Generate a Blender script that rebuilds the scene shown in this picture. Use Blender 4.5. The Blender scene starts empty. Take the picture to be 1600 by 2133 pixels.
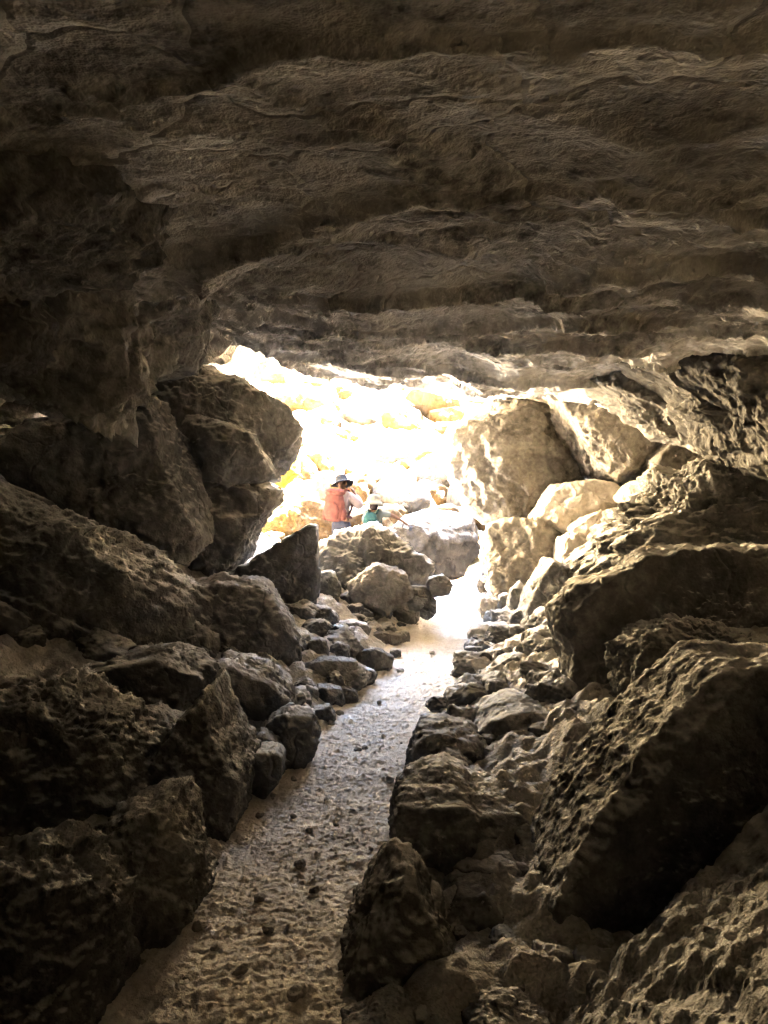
import bpy, math, random
import numpy as np
from math import radians as R

# ------------------------------------------------------------------ camera, sky, sun, exposure
scene = bpy.context.scene
COL = scene.collection
CAM_Z = 1.55
cam_data = bpy.data.cameras.new('camera')
cam_data.sensor_fit = 'VERTICAL'
cam_data.sensor_height = 24.0
cam_data.lens = 18.0
cam_data.clip_start = 0.05
cam_data.clip_end = 400.0
cam = bpy.data.objects.new('camera', cam_data)
cam.location = (0, 0, CAM_Z)
cam.rotation_euler = (R(90), 0, 0)
COL.objects.link(cam)
scene.camera = cam

SUN_EL, SUN_AZ = 54.0, 74.0        # azimuth clockwise from +Y: high on the right
world = bpy.data.worlds.new('World')
scene.world = world
world.use_nodes = True
wn = world.node_tree
for n in list(wn.nodes): wn.nodes.remove(n)
wo = wn.nodes.new('ShaderNodeOutputWorld'); bg = wn.nodes.new('ShaderNodeBackground')
sky = wn.nodes.new('ShaderNodeTexSky')
sky.sky_type = 'NISHITA'; sky.sun_disc = False
sky.sun_elevation = R(SUN_EL); sky.sun_rotation = R(SUN_AZ)
bg.inputs['Strength'].default_value = 0.06
wn.links.new(sky.outputs[0], bg.inputs[0]); wn.links.new(bg.outputs[0], wo.inputs[0])

sun_data = bpy.data.lights.new('sun', 'SUN')
sun_data.energy = 5.0; sun_data.angle = R(0.5); sun_data.color = (1.0, 0.97, 0.94)
sun = bpy.data.objects.new('sun', sun_data)
sun.rotation_euler = (R(90 - SUN_EL), 0, R(180 - SUN_AZ))
sun.location = (-8, -8, 20)
COL.objects.link(sun)

scene.view_settings.view_transform = 'Standard'
scene.view_settings.look = 'None'
scene.view_settings.exposure = 9.55
scene.view_settings.gamma = 1.0
scene.view_settings.use_curve_mapping = False
cy = scene.cycles
cy.use_denoising = True
cy.use_guiding = True; cy.guiding_training_samples = 64
cy.use_adaptive_sampling = False
cy.max_bounces = 5; cy.diffuse_bounces = 4; cy.glossy_bounces = 2
cy.sample_clamp_indirect = 6.0
cy.caustics_reflective = False; cy.caustics_refractive = False

RNG = np.random.default_rng(7)

# ------------------------------------------------------------------ noise (numpy)
_perm = np.random.default_rng(1).permutation(256).astype(np.int32)
_perm = np.concatenate([_perm, _perm, _perm])
_g = np.random.default_rng(2).normal(size=(256, 3)).astype(np.float32)
_g /= np.linalg.norm(_g, axis=1, keepdims=True)

def noise(p):
    p = np.asarray(p, np.float32)
    i = np.floor(p).astype(np.int32); f = p - i; i &= 255
    u = f * f * f * (f * (f * 6 - 15) + 10)
    out = []
    for dx in (0, 1):
        a = _perm[i[:, 0] + dx]
        for dy in (0, 1):
            b = _perm[a + i[:, 1] + dy]
            for dz in (0, 1):
                g = _g[_perm[b + i[:, 2] + dz]]
                out.append(g[:, 0] * (f[:, 0] - dx) + g[:, 1] * (f[:, 1] - dy) + g[:, 2] * (f[:, 2] - dz))
    c = out
    ux, uy, uz = u[:, 0], u[:, 1], u[:, 2]
    x00 = c[0] + uz * (c[1] - c[0]); x01 = c[2] + uz * (c[3] - c[2])
    x10 = c[4] + uz * (c[5] - c[4]); x11 = c[6] + uz * (c[7] - c[6])
    y0 = x00 + uy * (x01 - x00); y1 = x10 + uy * (x11 - x10)
    return (y0 + ux * (y1 - y0)) * 1.5

def fbm(p, oct=4, gain=0.5, lac=2.03):
    s = 0; a = 1.0; q = np.asarray(p, np.float32)
    for k in range(oct):
        s = s + a * noise(q + 17.3 * k); a *= gain; q = q * lac
    return s

def ridged(p, oct=3, gain=0.5):
    s = 0; a = 1.0; q = np.asarray(p, np.float32)
    for k in range(oct):
        s = s + a * (1 - np.abs(noise(q + 9.7 * k)) * 2); a *= gain; q = q * 2.07
    return s

def worley2(x, y, seed=0, vec=False):
    """F1, F2 and cell id value of 2-D cells"""
    ix = np.floor(x).astype(np.int32); iy = np.floor(y).astype(np.int32)
    f1 = np.full(x.shape, 9.0, np.float32); f2 = f1.copy(); cid = np.zeros(x.shape, np.float32); vx = f1 * 0; vy = f1 * 0
    for ox in (-1, 0, 1):
        for oy in (-1, 0, 1):
            h = _perm[(_perm[(ix + ox + seed * 31) & 255] + iy + oy) & 255]
            h2 = _perm[h + 77]
            px = ix + ox + (h + .5) / 256.0; py = iy + oy + (h2 + .5) / 256.0
            d = np.sqrt((px - x) ** 2 + (py - y) ** 2).astype(np.float32)
            m = d < f1
            f2 = np.where(m, f1, np.minimum(f2, d)); cid = np.where(m, h / 255.0, cid); f1 = np.where(m, d, f1)
            vx = np.where(m, x - px, vx); vy = np.where(m, y - py, vy)
    if vec: return f1, f2, cid, vx, vy
    return f1, f2, cid

def worley3(p, seed=0):
    ip = np.floor(p).astype(np.int32); f1 = np.full(len(p), 9.0, np.float32); cid = np.zeros(len(p), np.float32)
    for ox in (-1, 0, 1):
        for oy in (-1, 0, 1):
            for oz in (-1, 0, 1):
                h = _perm[(_perm[(_perm[(ip[:, 0] + ox + seed * 31) & 255] + ip[:, 1] + oy) & 255] + ip[:, 2] + oz) & 255]
                d = (ip[:, 0] + ox + (h + .5) / 256 - p[:, 0]) ** 2 + (ip[:, 1] + oy + (_perm[h + 77] + .5) / 256 - p[:, 1]) ** 2 + (ip[:, 2] + oz + (_perm[h + 155] + .5) / 256 - p[:, 2]) ** 2
                m = d < f1; f1 = np.where(m, d, f1); cid = np.where(m, h / 255.0, cid)
    return np.sqrt(f1), cid

def smooth(a, b, x):
    t = np.clip((np.asarray(x, float) - a) / (b - a), 0, 1)
    return t * t * (3 - 2 * t)

# ------------------------------------------------------------------ mesh helpers
def mesh_np(name, verts, faces, smooth_shade=True):
    me = bpy.data.meshes.new(name)
    verts = np.ascontiguousarray(verts, np.float32); faces = np.ascontiguousarray(faces, np.int32)
    k = faces.shape[1]
    me.vertices.add(len(verts)); me.vertices.foreach_set('co', verts.ravel())
    me.loops.add(faces.size); me.loops.foreach_set('vertex_index', faces.ravel())
    me.polygons.add(len(faces))
    me.polygons.foreach_set('loop_start', np.arange(0, faces.size, k, dtype=np.int32))
    me.polygons.foreach_set('loop_total', np.full(len(faces), k, np.int32))
    me.polygons.foreach_set('use_smooth', np.full(len(faces), smooth_shade, bool))
    me.update(calc_edges=True)
    return me

def link(name, me, mat=None, parent=None):
    o = bpy.data.objects.new(name, me)
    if mat is not None: o.data.materials.append(mat)
    COL.objects.link(o)
    if parent is not None: o.parent = parent
    return o

def tag(o, label, cat, group=None):
    o['label'] = label; o['category'] = cat
    if group: o['group'] = group
    return o

def structure(o):
    o['kind'] = 'structure'; return o

def grid_faces(nr, nc):
    i = np.arange(nr - 1)[:, None] * nc + np.arange(nc - 1)[None, :]
    return np.stack([i, i + 1, i + nc + 1, i + nc], -1).reshape(-1, 4)

_cs = {}
def cube_sphere(n):
    if n in _cs: return _cs[n]
    t = np.tan((np.arange(n + 1) / n - .5) * math.pi / 2)
    a, b = np.meshgrid(t, t, indexing='ij'); one = np.ones_like(a)
    pts = np.concatenate([np.stack(s, -1).reshape(-1, 3) for s in
        ((one, a, b), (-one, b, a), (b, one, a), (a, -one, b), (a, b, one), (b, a, -one))])
    f = grid_faces(n + 1, n + 1)
    faces = np.concatenate([f + k * (n + 1) ** 2 for k in range(6)])
    pts /= np.linalg.norm(pts, axis=1, keepdims=True)
    key = np.round(pts * 1e5).astype(np.int64)
    _, idx, inv = np.unique(key, axis=0, return_index=True, return_inverse=True)
    res = (pts[idx], inv.reshape(-1)[faces][:, ::-1])
    _cs[n] = res
    return res

# ------------------------------------------------------------------ materials
def node_mat(name):
    m = bpy.data.materials.new(name); m.use_nodes = True
    nt = m.node_tree
    for n in list(nt.nodes): nt.nodes.remove(n)
    out = nt.nodes.new('ShaderNodeOutputMaterial'); b = nt.nodes.new('ShaderNodeBsdfPrincipled')
    nt.links.new(b.outputs[0], out.inputs[0])
    return m, nt, b

def rock_mat(name, dark, mid, light, scale=1.0, bump=0.5, pits=0.4, spot=None, spot_amt=0.0, rough=0.92, dust_lit_top=None, cracks=True):
    m, nt, b = node_mat(name)
    N, L = nt.nodes.new, nt.links.new
    geo = N('ShaderNodeNewGeometry'); inf = N('ShaderNodeObjectInfo')
    off = N('ShaderNodeVectorMath'); off.operation = 'MULTIPLY_ADD'
    comb = N('ShaderNodeCombineXYZ')
    for k in range(3): L(inf.outputs['Random'], comb.inputs[k])
    off.inputs[1].default_value = (37, 53, 71)
    L(comb.outputs[0], off.inputs[0]); L(geo.outputs['Position'], off.inputs[2])
    def tex(s, det=5, r=.6, dist=0.0):
        t = N('ShaderNodeTexNoise'); t.inputs['Scale'].default_value = s * scale
        t.inputs['Detail'].default_value = det; t.inputs['Roughness'].default_value = r
        t.inputs['Distortion'].default_value = dist
        L(off.outputs[0], t.inputs['Vector']); return t
    big = tex(1.3, 4, .65, .6); fine = tex(14, 3, .7)
    mx = N('ShaderNodeMix'); mx.data_type = 'FLOAT'; mx.inputs[0].default_value = .42
    L(big.outputs[0], mx.inputs[2]); L(fine.outputs[0], mx.inputs[3])
    ramp = N('ShaderNodeValToRGB'); e = ramp.color_ramp.elements
    e[0].position = .36; e[0].color = (*dark, 1); e[1].position = .66; e[1].color = (*light, 1)
    k = e.new(.5); k.color = (*mid, 1)
    L(mx.outputs[0], ramp.inputs[0])
    col = ramp.outputs[0]
    if spot is not None:
        sp = tex(.9, 3, .5, .3); r2 = N('ShaderNodeValToRGB')
        r2.color_ramp.elements[0].position = .52; r2.color_ramp.elements[1].position = .64
        L(sp.outputs[0], r2.inputs[0])
        ml = N('ShaderNodeMath'); ml.operation = 'MULTIPLY'; ml.inputs[1].default_value = spot_amt
        L(r2.outputs[0], ml.inputs[0])
        mc = N('ShaderNodeMix'); mc.data_type = 'RGBA'
        L(ml.outputs[0], mc.inputs[0]); L(col, mc.inputs[6]); mc.inputs[7].default_value = (*spot, 1)
        col = mc.outputs[2]
    if dust_lit_top is not None:      # pale dusty upward faces, lightened further to paint lit tops over dark fronts
        sx = N('ShaderNodeSeparateXYZ'); L(geo.outputs['Normal'], sx.inputs[0])
        ad = N('ShaderNodeMath'); ad.operation = 'MULTIPLY_ADD'; ad.inputs[1].default_value = .5; 
        L(fine.outputs[0], ad.inputs[0]); L(sx.outputs[2], ad.inputs[2])
        mr = N('ShaderNodeMapRange'); mr.inputs[1].default_value = .65; mr.inputs[2].default_value = 1.2
        mr.inputs[4].default_value = .85
        L(ad.outputs[0], mr.inputs[0])
        mc = N('ShaderNodeMix'); mc.data_type = 'RGBA'
        L(mr.outputs[0], mc.inputs[0]); L(col, mc.inputs[6]); mc.inputs[7].default_value = (*dust_lit_top, 1)
        col = mc.outputs[2]
    # slight per-rock variation
    hs = N('ShaderNodeHueSaturation'); vr = N('ShaderNodeMapRange')
    vr.inputs[3].default_value = .8; vr.inputs[4].default_value = 1.2
    L(inf.outputs['Random'], vr.inputs[0]); L(vr.outputs[0], hs.inputs['Value']); L(col, hs.inputs['Color'])
    L(hs.outputs[0], b.inputs['Base Color'])
    b.inputs['Roughness'].default_value = rough
    b.inputs['Specular IOR Level'].default_value = .02
    # relief
    v = N('ShaderNodeTexVoronoi'); v.inputs['Scale'].default_value = 26 * scale; L(off.outputs[0], v.inputs['Vector'])
    pr = N('ShaderNodeMapRange'); pr.inputs[1].default_value = .0; pr.inputs[2].default_value = .35
    L(v.outputs['Distance'], pr.inputs[0])
    t2 = tex(9, 4, .68)
    b1 = N('ShaderNodeBump'); b1.inputs['Strength'].default_value = bump; b1.inputs['Distance'].default_value = .06 / scale
    L(t2.outputs[0], b1.inputs['Height'])
    b2 = N('ShaderNodeBump'); b2.inputs['Strength'].default_value = pits; b2.inputs['Distance'].default_value = .012 / scale
    L(pr.outputs[0], b2.inputs['Height']); L(b1.outputs[0], b2.inputs['Normal'])
    vc = N('ShaderNodeTexVoronoi'); vc.feature = 'DISTANCE_TO_EDGE'; vc.inputs['Scale'].default_value = 1.7 * scale
    wr = tex(2.2, 3, .6); wa = N('ShaderNodeVectorMath'); wa.operation = 'MULTIPLY_ADD'; wa.inputs[1].default_value = (.5, .5, .5)
    L(wr.outputs['Color'], wa.inputs[0]); L(off.outputs[0], wa.inputs[2]); L(wa.outputs[0], vc.inputs['Vector'])
    cr = N('ShaderNodeMapRange'); cr.inputs[1].default_value = .0; cr.inputs[2].default_value = .035
    L(vc.outputs['Distance'], cr.inputs[0])
    bc = N('ShaderNodeBump'); bc.inputs['Strength'].default_value = .55; bc.inputs['Distance'].default_value = .03 / scale
    L(cr.outputs[0], bc.inputs['Height']); L(b2.outputs[0], bc.inputs['Normal'])
    t3 = tex(55, 2, .7)
    b3 = N('ShaderNodeBump'); b3.inputs['Strength'].default_value = bump; b3.inputs['Distance'].default_value = .012 / scale
    L(t3.outputs[0], b3.inputs['Height']); L((bc if cracks else b2).outputs[0], b3.inputs['Normal'])
    L(b3.outputs[0], b.inputs['Normal'])
    return m

M_ROCK = rock_mat('cave_rock', (.05, .046, .0415), (.10, .093, .084), (.19, .179, .163), dust_lit_top=(.42, .392, .35))
M_CRUST = rock_mat('crusted_lava', (.052, .048, .043), (.105, .098, .088), (.20, .188, .17), bump=.8, pits=.8, dust_lit_top=(.44, .41, .368))
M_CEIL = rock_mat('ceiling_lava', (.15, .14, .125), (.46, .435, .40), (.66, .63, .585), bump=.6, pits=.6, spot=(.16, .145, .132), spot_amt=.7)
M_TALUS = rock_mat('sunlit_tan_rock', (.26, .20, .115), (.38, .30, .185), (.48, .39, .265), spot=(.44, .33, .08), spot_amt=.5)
M_TAN = rock_mat('warm_tan_rock', (.0095, .0054, .0022), (.018, .0106, .0045), (.030, .0195, .010), spot=(.027, .017, .0025), spot_amt=.4, dust_lit_top=(.12, .095, .06))
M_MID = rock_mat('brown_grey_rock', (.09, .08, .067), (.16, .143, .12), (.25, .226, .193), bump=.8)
M_GREY = rock_mat('grey_weathered_rock', (.013, .011, .009), (.023, .0195, .0155), (.038, .033, .027), dust_lit_top=(.15, .132, .108))
M_PEB = rock_mat('pebble_rock', (.20, .175, .15), (.32, .285, .245), (.42, .38, .33), scale=3, cracks=False)
M_PALE = rock_mat('pale_weathered_rock', (.24, .21, .175), (.35, .31, .26), (.46, .42, .36))
M_PATH = rock_mat('trodden_dust', (.42, .368, .305), (.52, .462, .388), (.60, .54, .465), scale=1.6, bump=.6, pits=.15, cracks=False)
M_FLOOR = rock_mat('dusty_rubble_floor', (.22, .197, .168), (.36, .325, .28), (.48, .44, .38), bump=.8, pits=.5, cracks=False)
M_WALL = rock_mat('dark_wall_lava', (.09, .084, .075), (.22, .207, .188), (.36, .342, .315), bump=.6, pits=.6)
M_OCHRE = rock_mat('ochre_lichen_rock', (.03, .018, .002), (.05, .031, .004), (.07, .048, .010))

def plain_mat(name, col, rough=.85, var=.15, scale=40, bump=.2):
    m, nt, b = node_mat(name)
    N, L = nt.nodes.new, nt.links.new
    tc = N('ShaderNodeTexCoord'); t = N('ShaderNodeTexNoise'); t.inputs['Scale'].default_value = scale
    t.inputs['Detail'].default_value = 4
    L(tc.outputs['Object'], t.inputs['Vector'])
    r = N('ShaderNodeValToRGB')
    r.color_ramp.elements[0].position = .3; r.color_ramp.elements[1].position = .7
    r.color_ramp.elements[0].color = (*[c * (1 - var) for c in col], 1)
    r.color_ramp.elements[1].color = (*[min(1, c * (1 + var)) for c in col], 1)
    L(t.outputs[0], r.inputs[0]); L(r.outputs[0], b.inputs['Base Color'])
    bp = N('ShaderNodeBump'); bp.inputs['Strength'].default_value = bump; bp.inputs['Distance'].default_value = .01
    L(t.outputs[0], bp.inputs['Height']); L(bp.outputs[0], b.inputs['Normal'])
    b.inputs['Roughness'].default_value = rough
    b.inputs['Specular IOR Level'].default_value = 0.0
    return m

# ------------------------------------------------------------------ ground shape
PX_Y = np.array([0.0, 2.0, 2.4, 3.0, 3.9, 5.7, 7.8, 9.0, 11.0, 13.0, 16.0])
PX_X = np.array([-.62, -.52, -.5, -.41, -.33, .02, .50, .68, 1.02, 1.36, 1.7])
PX_W = np.array([.95, .9, .85, .72, .80, .70, .76, .76, .72, .65, .6])
def path_x(y): return np.interp(y, PX_Y, PX_X)
def path_w(y): return np.interp(y, PX_Y, PX_W)
def path_z(y): return .42 * smooth(4.5, 13.0, y)
def ground_z(x, y):
    x = np.asarray(x, float); y = np.asarray(y, float)
    dx = x - path_x(y)
    off = np.maximum(np.abs(dx) - path_w(y) / 2 - .03, 0)
    slope = np.where(dx > 0, .34, .36)
    bank = slope * np.minimum(off, 2.4) * (.35 + .65 * smooth(0, .5, off))
    bank = bank * (1 - .75 * smooth(10.5, 12.5, y)) * (.12 + .88 * smooth(2.4, 4.6, y))
    tal = np.maximum(y - 13.2, 0) * .62
    tal = np.minimum(tal, 9.5)
    return path_z(y) + bank + tal

def P(px, py, d):
    return np.array([(px - 800) / 1600 * d, d, CAM_Z + (1066 - py) / 1600 * d])

def ray_ground(px, py, lift=0.0):
    for d in np.arange(1.6, 30, .02):
        p = P(px, py, d)
        if p[2] <= ground_z(p[0], d) + lift: return float(d)
    return 20.0

# ------------------------------------------------------------------ cave shell
W_L, W_R, Z0, Y_LIP = 5.3, 4.9, -0.8, 11.2
LIP_PX = np.array([(-200, 760), (300, 760), (400, 782), (430, 778), (535, 780), (562, 742), (592, 745), (640, 786), (700, 800), (790, 822), (890, 806), (960, 830), (1050, 826), (1100, 822), (1180, 832), (1300, 822), (1800, 800)], float)
LIPX = (LIP_PX[:, 0] - 800) / 1600 * Y_LIP
LIPZ = CAM_Z + (1066 - LIP_PX[:, 1]) / 1600 * Y_LIP
def shell():
    # rows along the cave
    ys = [-5.0]
    while ys[-1] < Y_LIP:
        y = ys[-1]
        ys.append(y + (.25 if y < 1.0 else .05 if y < 1.4 else .012 if y < 3 else .015 if y < 5 else .019 if y < 8 else .022))
    ys = np.array(ys)
    fl = np.linspace(0, 1, 46)[1:]
    # cross section resampled
    ph = np.linspace(math.pi, 0, 4000); n = 3.4
    c, s = np.cos(ph), np.sin(ph)
    cx = np.sign(c) * np.abs(c) ** (2 / n); cz = np.abs(s) ** (2 / n)
    wgt = np.where(np.abs(cx * 5) < 4.3, 1.0, .35)
    seg = np.hypot(np.diff(cx * 5.1), np.diff(cz * 4.6)) * .5 * (wgt[1:] + wgt[:-1])
    al = np.concatenate([[0], np.cumsum(seg)])
    nu = 500
    uu = np.linspace(0, al[-1], nu)
    cx = np.interp(uu, al, cx); cz = np.interp(uu, al, cz)
    arc = np.concatenate([[0], np.cumsum(np.hypot(np.diff(cx * 5.1), np.diff(cz * 4.6)))])
    nr = len(ys) + len(fl)
    Y = np.concatenate([ys, Y_LIP + .35 * np.sin(np.minimum(fl * 7, math.pi / 2)) - 7.0 * np.maximum(fl - .15, 0) ** 1.15])
    F = np.concatenate([np.ones(len(ys)), 1 + 1.95 * fl ** 1.15])
    Yc = np.concatenate([ys, np.full(len(fl), Y_LIP)])
    zc = np.interp(Yc, [-5, 0, 3, 5, 8, 11.2, 14], [2.0, 2.36, 2.62, 2.86, 3.22, 3.53, 3.53])
    wl = np.interp(Yc, [-5, 0, 6, 9.6], [3.0, 4.8, W_L, W_L]); wr = np.interp(Yc, [-5, 0, 6, 9.6], [3.0, 4.6, W_R, W_R])
    X = np.where(cx[None, :] < 0, cx[None, :] * wl[:, None], cx[None, :] * wr[:, None])
    Zt = zc[:, None] - Z0
    # ceiling height of the lip follows the photograph
    lipz = np.interp(X, LIPX, LIPZ) - 3.53
    bl = smooth(2.0, 9.5, Yc)[:, None]
    Zt = Zt + lipz * bl
    Z = Z0 + cz[None, :] * Zt
    YY = np.broadcast_to(Y[:, None], X.shape).copy()
    XX = X * F[:, None]; ZZ = Z0 + (Z - Z0) * F[:, None]
    S = np.broadcast_to(arc[None, :], X.shape)
    # base normals (pointing into the cave)
    Pm = np.stack([XX, YY, ZZ], -1)
    du = np.gradient(Pm, axis=1); dv = np.gradient(Pm, axis=0)
    nrm = np.cross(dv, du); nrm /= np.linalg.norm(nrm, axis=-1, keepdims=True) + 1e-9
    mid = nu // 2
    if nrm[len(ys) // 2, mid, 2] > 0: nrm = -nrm
    q = np.stack([S.ravel(), YY.ravel() + (F[:, None] * 3 + 0 * S).ravel(), np.zeros(S.size)], -1).astype(np.float32)
    wx = fbm(q * .8, 3) ; wy = fbm(q * .8 + 40, 3)
    x = q[:, 0] + .22 * wx; y = q[:, 1] + .22 * wy
    reg = fbm(q * .45 + 11, 3)                       # regional strength
    reg2 = smooth(-.35, .45, reg)
    x2 = x + .07 * fbm(q * 5 + 5, 4, .6); y2 = y + .07 * fbm(q * 5 + 25, 4, .6)
    f1, f2, cid, ax1, ay1 = worley2(x2 * .85, y2 * 1.25, 1, True)
    A = np.minimum(f1 * f1 * 1.5, 1.0)
    g1, g2, gid, ax2, ay2 = worley2(x2 * 2.1 + 3, y2 * 3.1, 4, True)
    B = np.minimum(g1 * g1 * 1.7, 1.0)
    h1, h2, hid, ax3, ay3 = worley2(x2 * 5.2, y2 * 6.5, 9, True)
    C = np.minimum(h1 * h1 * 1.8, 1.0)
    k1, k2, kid = worley2(x2 * 12 + 5, y2 * 14, 13)
    D = np.minimum(k1 * k1 * 1.8, 1.0)
    # ledges running across the cave: hanging lips on the side of the opening
    yl = y + .35 * fbm(q * np.array([.6, .9, 1]) + 70, 4)
    t = (yl * .62) % 1.0
    ledge = np.where(t > .10, (t - .10) / .90, (.10 - t) / .10)     # drops on the near side, rises towards the mouth
    rim1 = np.exp(-((f2 - f1) / .07) ** 2); rim2 = np.exp(-((g2 - g1) / .09) ** 2)
    pl1 = -(ay1 / 1.25) * .05 + (ax1 / .85) * .13 * (cid - .5)
    disp = pl1 + .095 * A + .010 * rim1 + .010 * rim2 * reg2 + (.014 + .034 * reg2) * B + (.006 + .017 * reg2) * C + (.003 + .007 * reg2) * D + .016 * (cid - .5) + .010 * (gid - .5) + .035 * (1 - ledge) * smooth(-.1, .4, wx)
    disp = disp + .05 * fbm(q * .5 + 90, 3) + .012 * fbm(q * 3.0, 5, .6) + .006 * ridged(q * 6, 3) + .004 * fbm(q * 22, 3, .7)
    disp = disp.reshape(S.shape)
    near = smooth(8.2, 11.0, Yc)[:, None]
    disp = 1.2 * (disp - .07) * (1 - .45 * near) * (.45 + .55 * smooth(1.6, 4.0, Yc))[:, None]
    Pm = Pm + nrm * disp[..., None]
    # ragged brow
    Pm[..., 1] += (.25 * fbm(np.stack([S.ravel() * 1.1, S.ravel() * 0 + 3, S.ravel() * 0], -1), 4).reshape(S.shape)) * near
    # unseen second skin over the ceiling, added to block sky light leaking through
    m = len(ys); tk = .32 * (1 - smooth(Y_LIP - 2.5, Y_LIP - .1, Yc[:m])) + .02
    outer = (Pm[:m] - nrm[:m] * tk[:, None, None])
    idx = list(range(0, m - 1, 10)) + [m - 1]; outer = outer[idx][:, ::8]
    structure(link('roof_light_block', mesh_np('roof_light_block', outer.reshape(-1, 3), grid_faces(outer.shape[0], outer.shape[1])), M_CEIL))
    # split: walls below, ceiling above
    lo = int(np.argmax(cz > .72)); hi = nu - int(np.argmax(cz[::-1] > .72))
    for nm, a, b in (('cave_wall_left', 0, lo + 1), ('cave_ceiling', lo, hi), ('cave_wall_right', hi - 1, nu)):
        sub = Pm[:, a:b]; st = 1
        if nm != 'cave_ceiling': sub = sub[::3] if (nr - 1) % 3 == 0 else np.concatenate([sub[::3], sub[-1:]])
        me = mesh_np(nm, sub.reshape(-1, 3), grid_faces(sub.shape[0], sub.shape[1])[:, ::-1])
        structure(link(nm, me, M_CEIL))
    # back wall behind the camera
    ring = Pm[0]; ctr = ring.mean(0); ctr[2] = Z0 - .8; ts = np.linspace(0, 1, 14)
    sub = ctr + (ring[None] - ctr) * ts[:, None, None]
    sub[..., 1] -= (1.2 * (1 - ts ** 2))[:, None]
    qq = sub.reshape(-1, 3); qq = qq + np.stack([0 * qq[:, 0], .5 * fbm(qq * .8, 3), 0 * qq[:, 0]], -1) * (1 - np.repeat(ts, sub.shape[1]) ** 4)[:, None]
    structure(link('cave_wall_back', mesh_np('cave_wall_back', qq, grid_faces(14, sub.shape[1])), M_CEIL))
shell()

# ground above the cave, round the pit
def ground_above():
    xs = np.linspace(-60, 60, 90); ys = np.linspace(-60, 5.8, 60)
    X, Y = np.meshgrid(xs, ys)
    q = np.stack([X.ravel(), Y.ravel(), 0 * X.ravel()], -1)
    Z = 10.6 + .8 * fbm(q * .12, 4)
    o = structure(link('ground_above', mesh_np('ground_above', np.stack([X.ravel(), Y.ravel(), Z], -1), grid_faces(60, 90)), M_TALUS))
ground_above()

# pit floor, talus slope and pit sides, one sheet to the horizon
def pit():
    ys = np.concatenate([np.arange(2.0, 12, .25), np.arange(12.0, 30, .16), np.arange(30, 60, 1.0), np.array([80, 120, 200.])])
    xs = np.concatenate([np.array([-150, -90, -60, -40.]), np.arange(-25, -9, .8), np.arange(-9, 9, .16), np.arange(9, 25, .8), np.array([40, 60, 90, 150.])])
    X, Y = np.meshgrid(xs, ys); q = np.stack([X.ravel(), Y.ravel(), 0 * X.ravel()], -1)
    base = ground_z(np.clip(X, -1.5, 3.5), Y)
    side = np.maximum(np.abs(X - .3) - (5.4 + .12 * np.abs(Y - 13)), 0) * 1.7
    top = 10.6 + .8 * fbm(q * .12, 4).reshape(X.shape)
    shade_cliff = smooth(13.0, 13.3, Y) * (1 - smooth(15.0, 16.5, Y))          # unseen right-hand cliff, added to keep the sun off the hikers
    side = np.maximum(side, np.maximum(X - 3.7, 0) * 10.0 * shade_cliff)
    top = top - .3 * shade_cliff * (X > 0)
    n1 = fbm(q * .9, 4).reshape(X.shape) * .35 + ridged(q * 2.2, 3).reshape(X.shape) * .12
    Z = np.minimum(base + side + n1 - .15, top)
    Z = np.where((Y < 12.9) & (np.abs(X) < 6) & (X < 3.7), np.minimum(Z, np.where(Y < 11.9, -1.2, base - .12)), Z)
    o = structure(link('talus_slope', mesh_np('talus_slope', np.stack([X.ravel(), Y.ravel(), Z.ravel()], -1), grid_faces(len(ys), len(xs))), M_TALUS))
pit()

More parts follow.
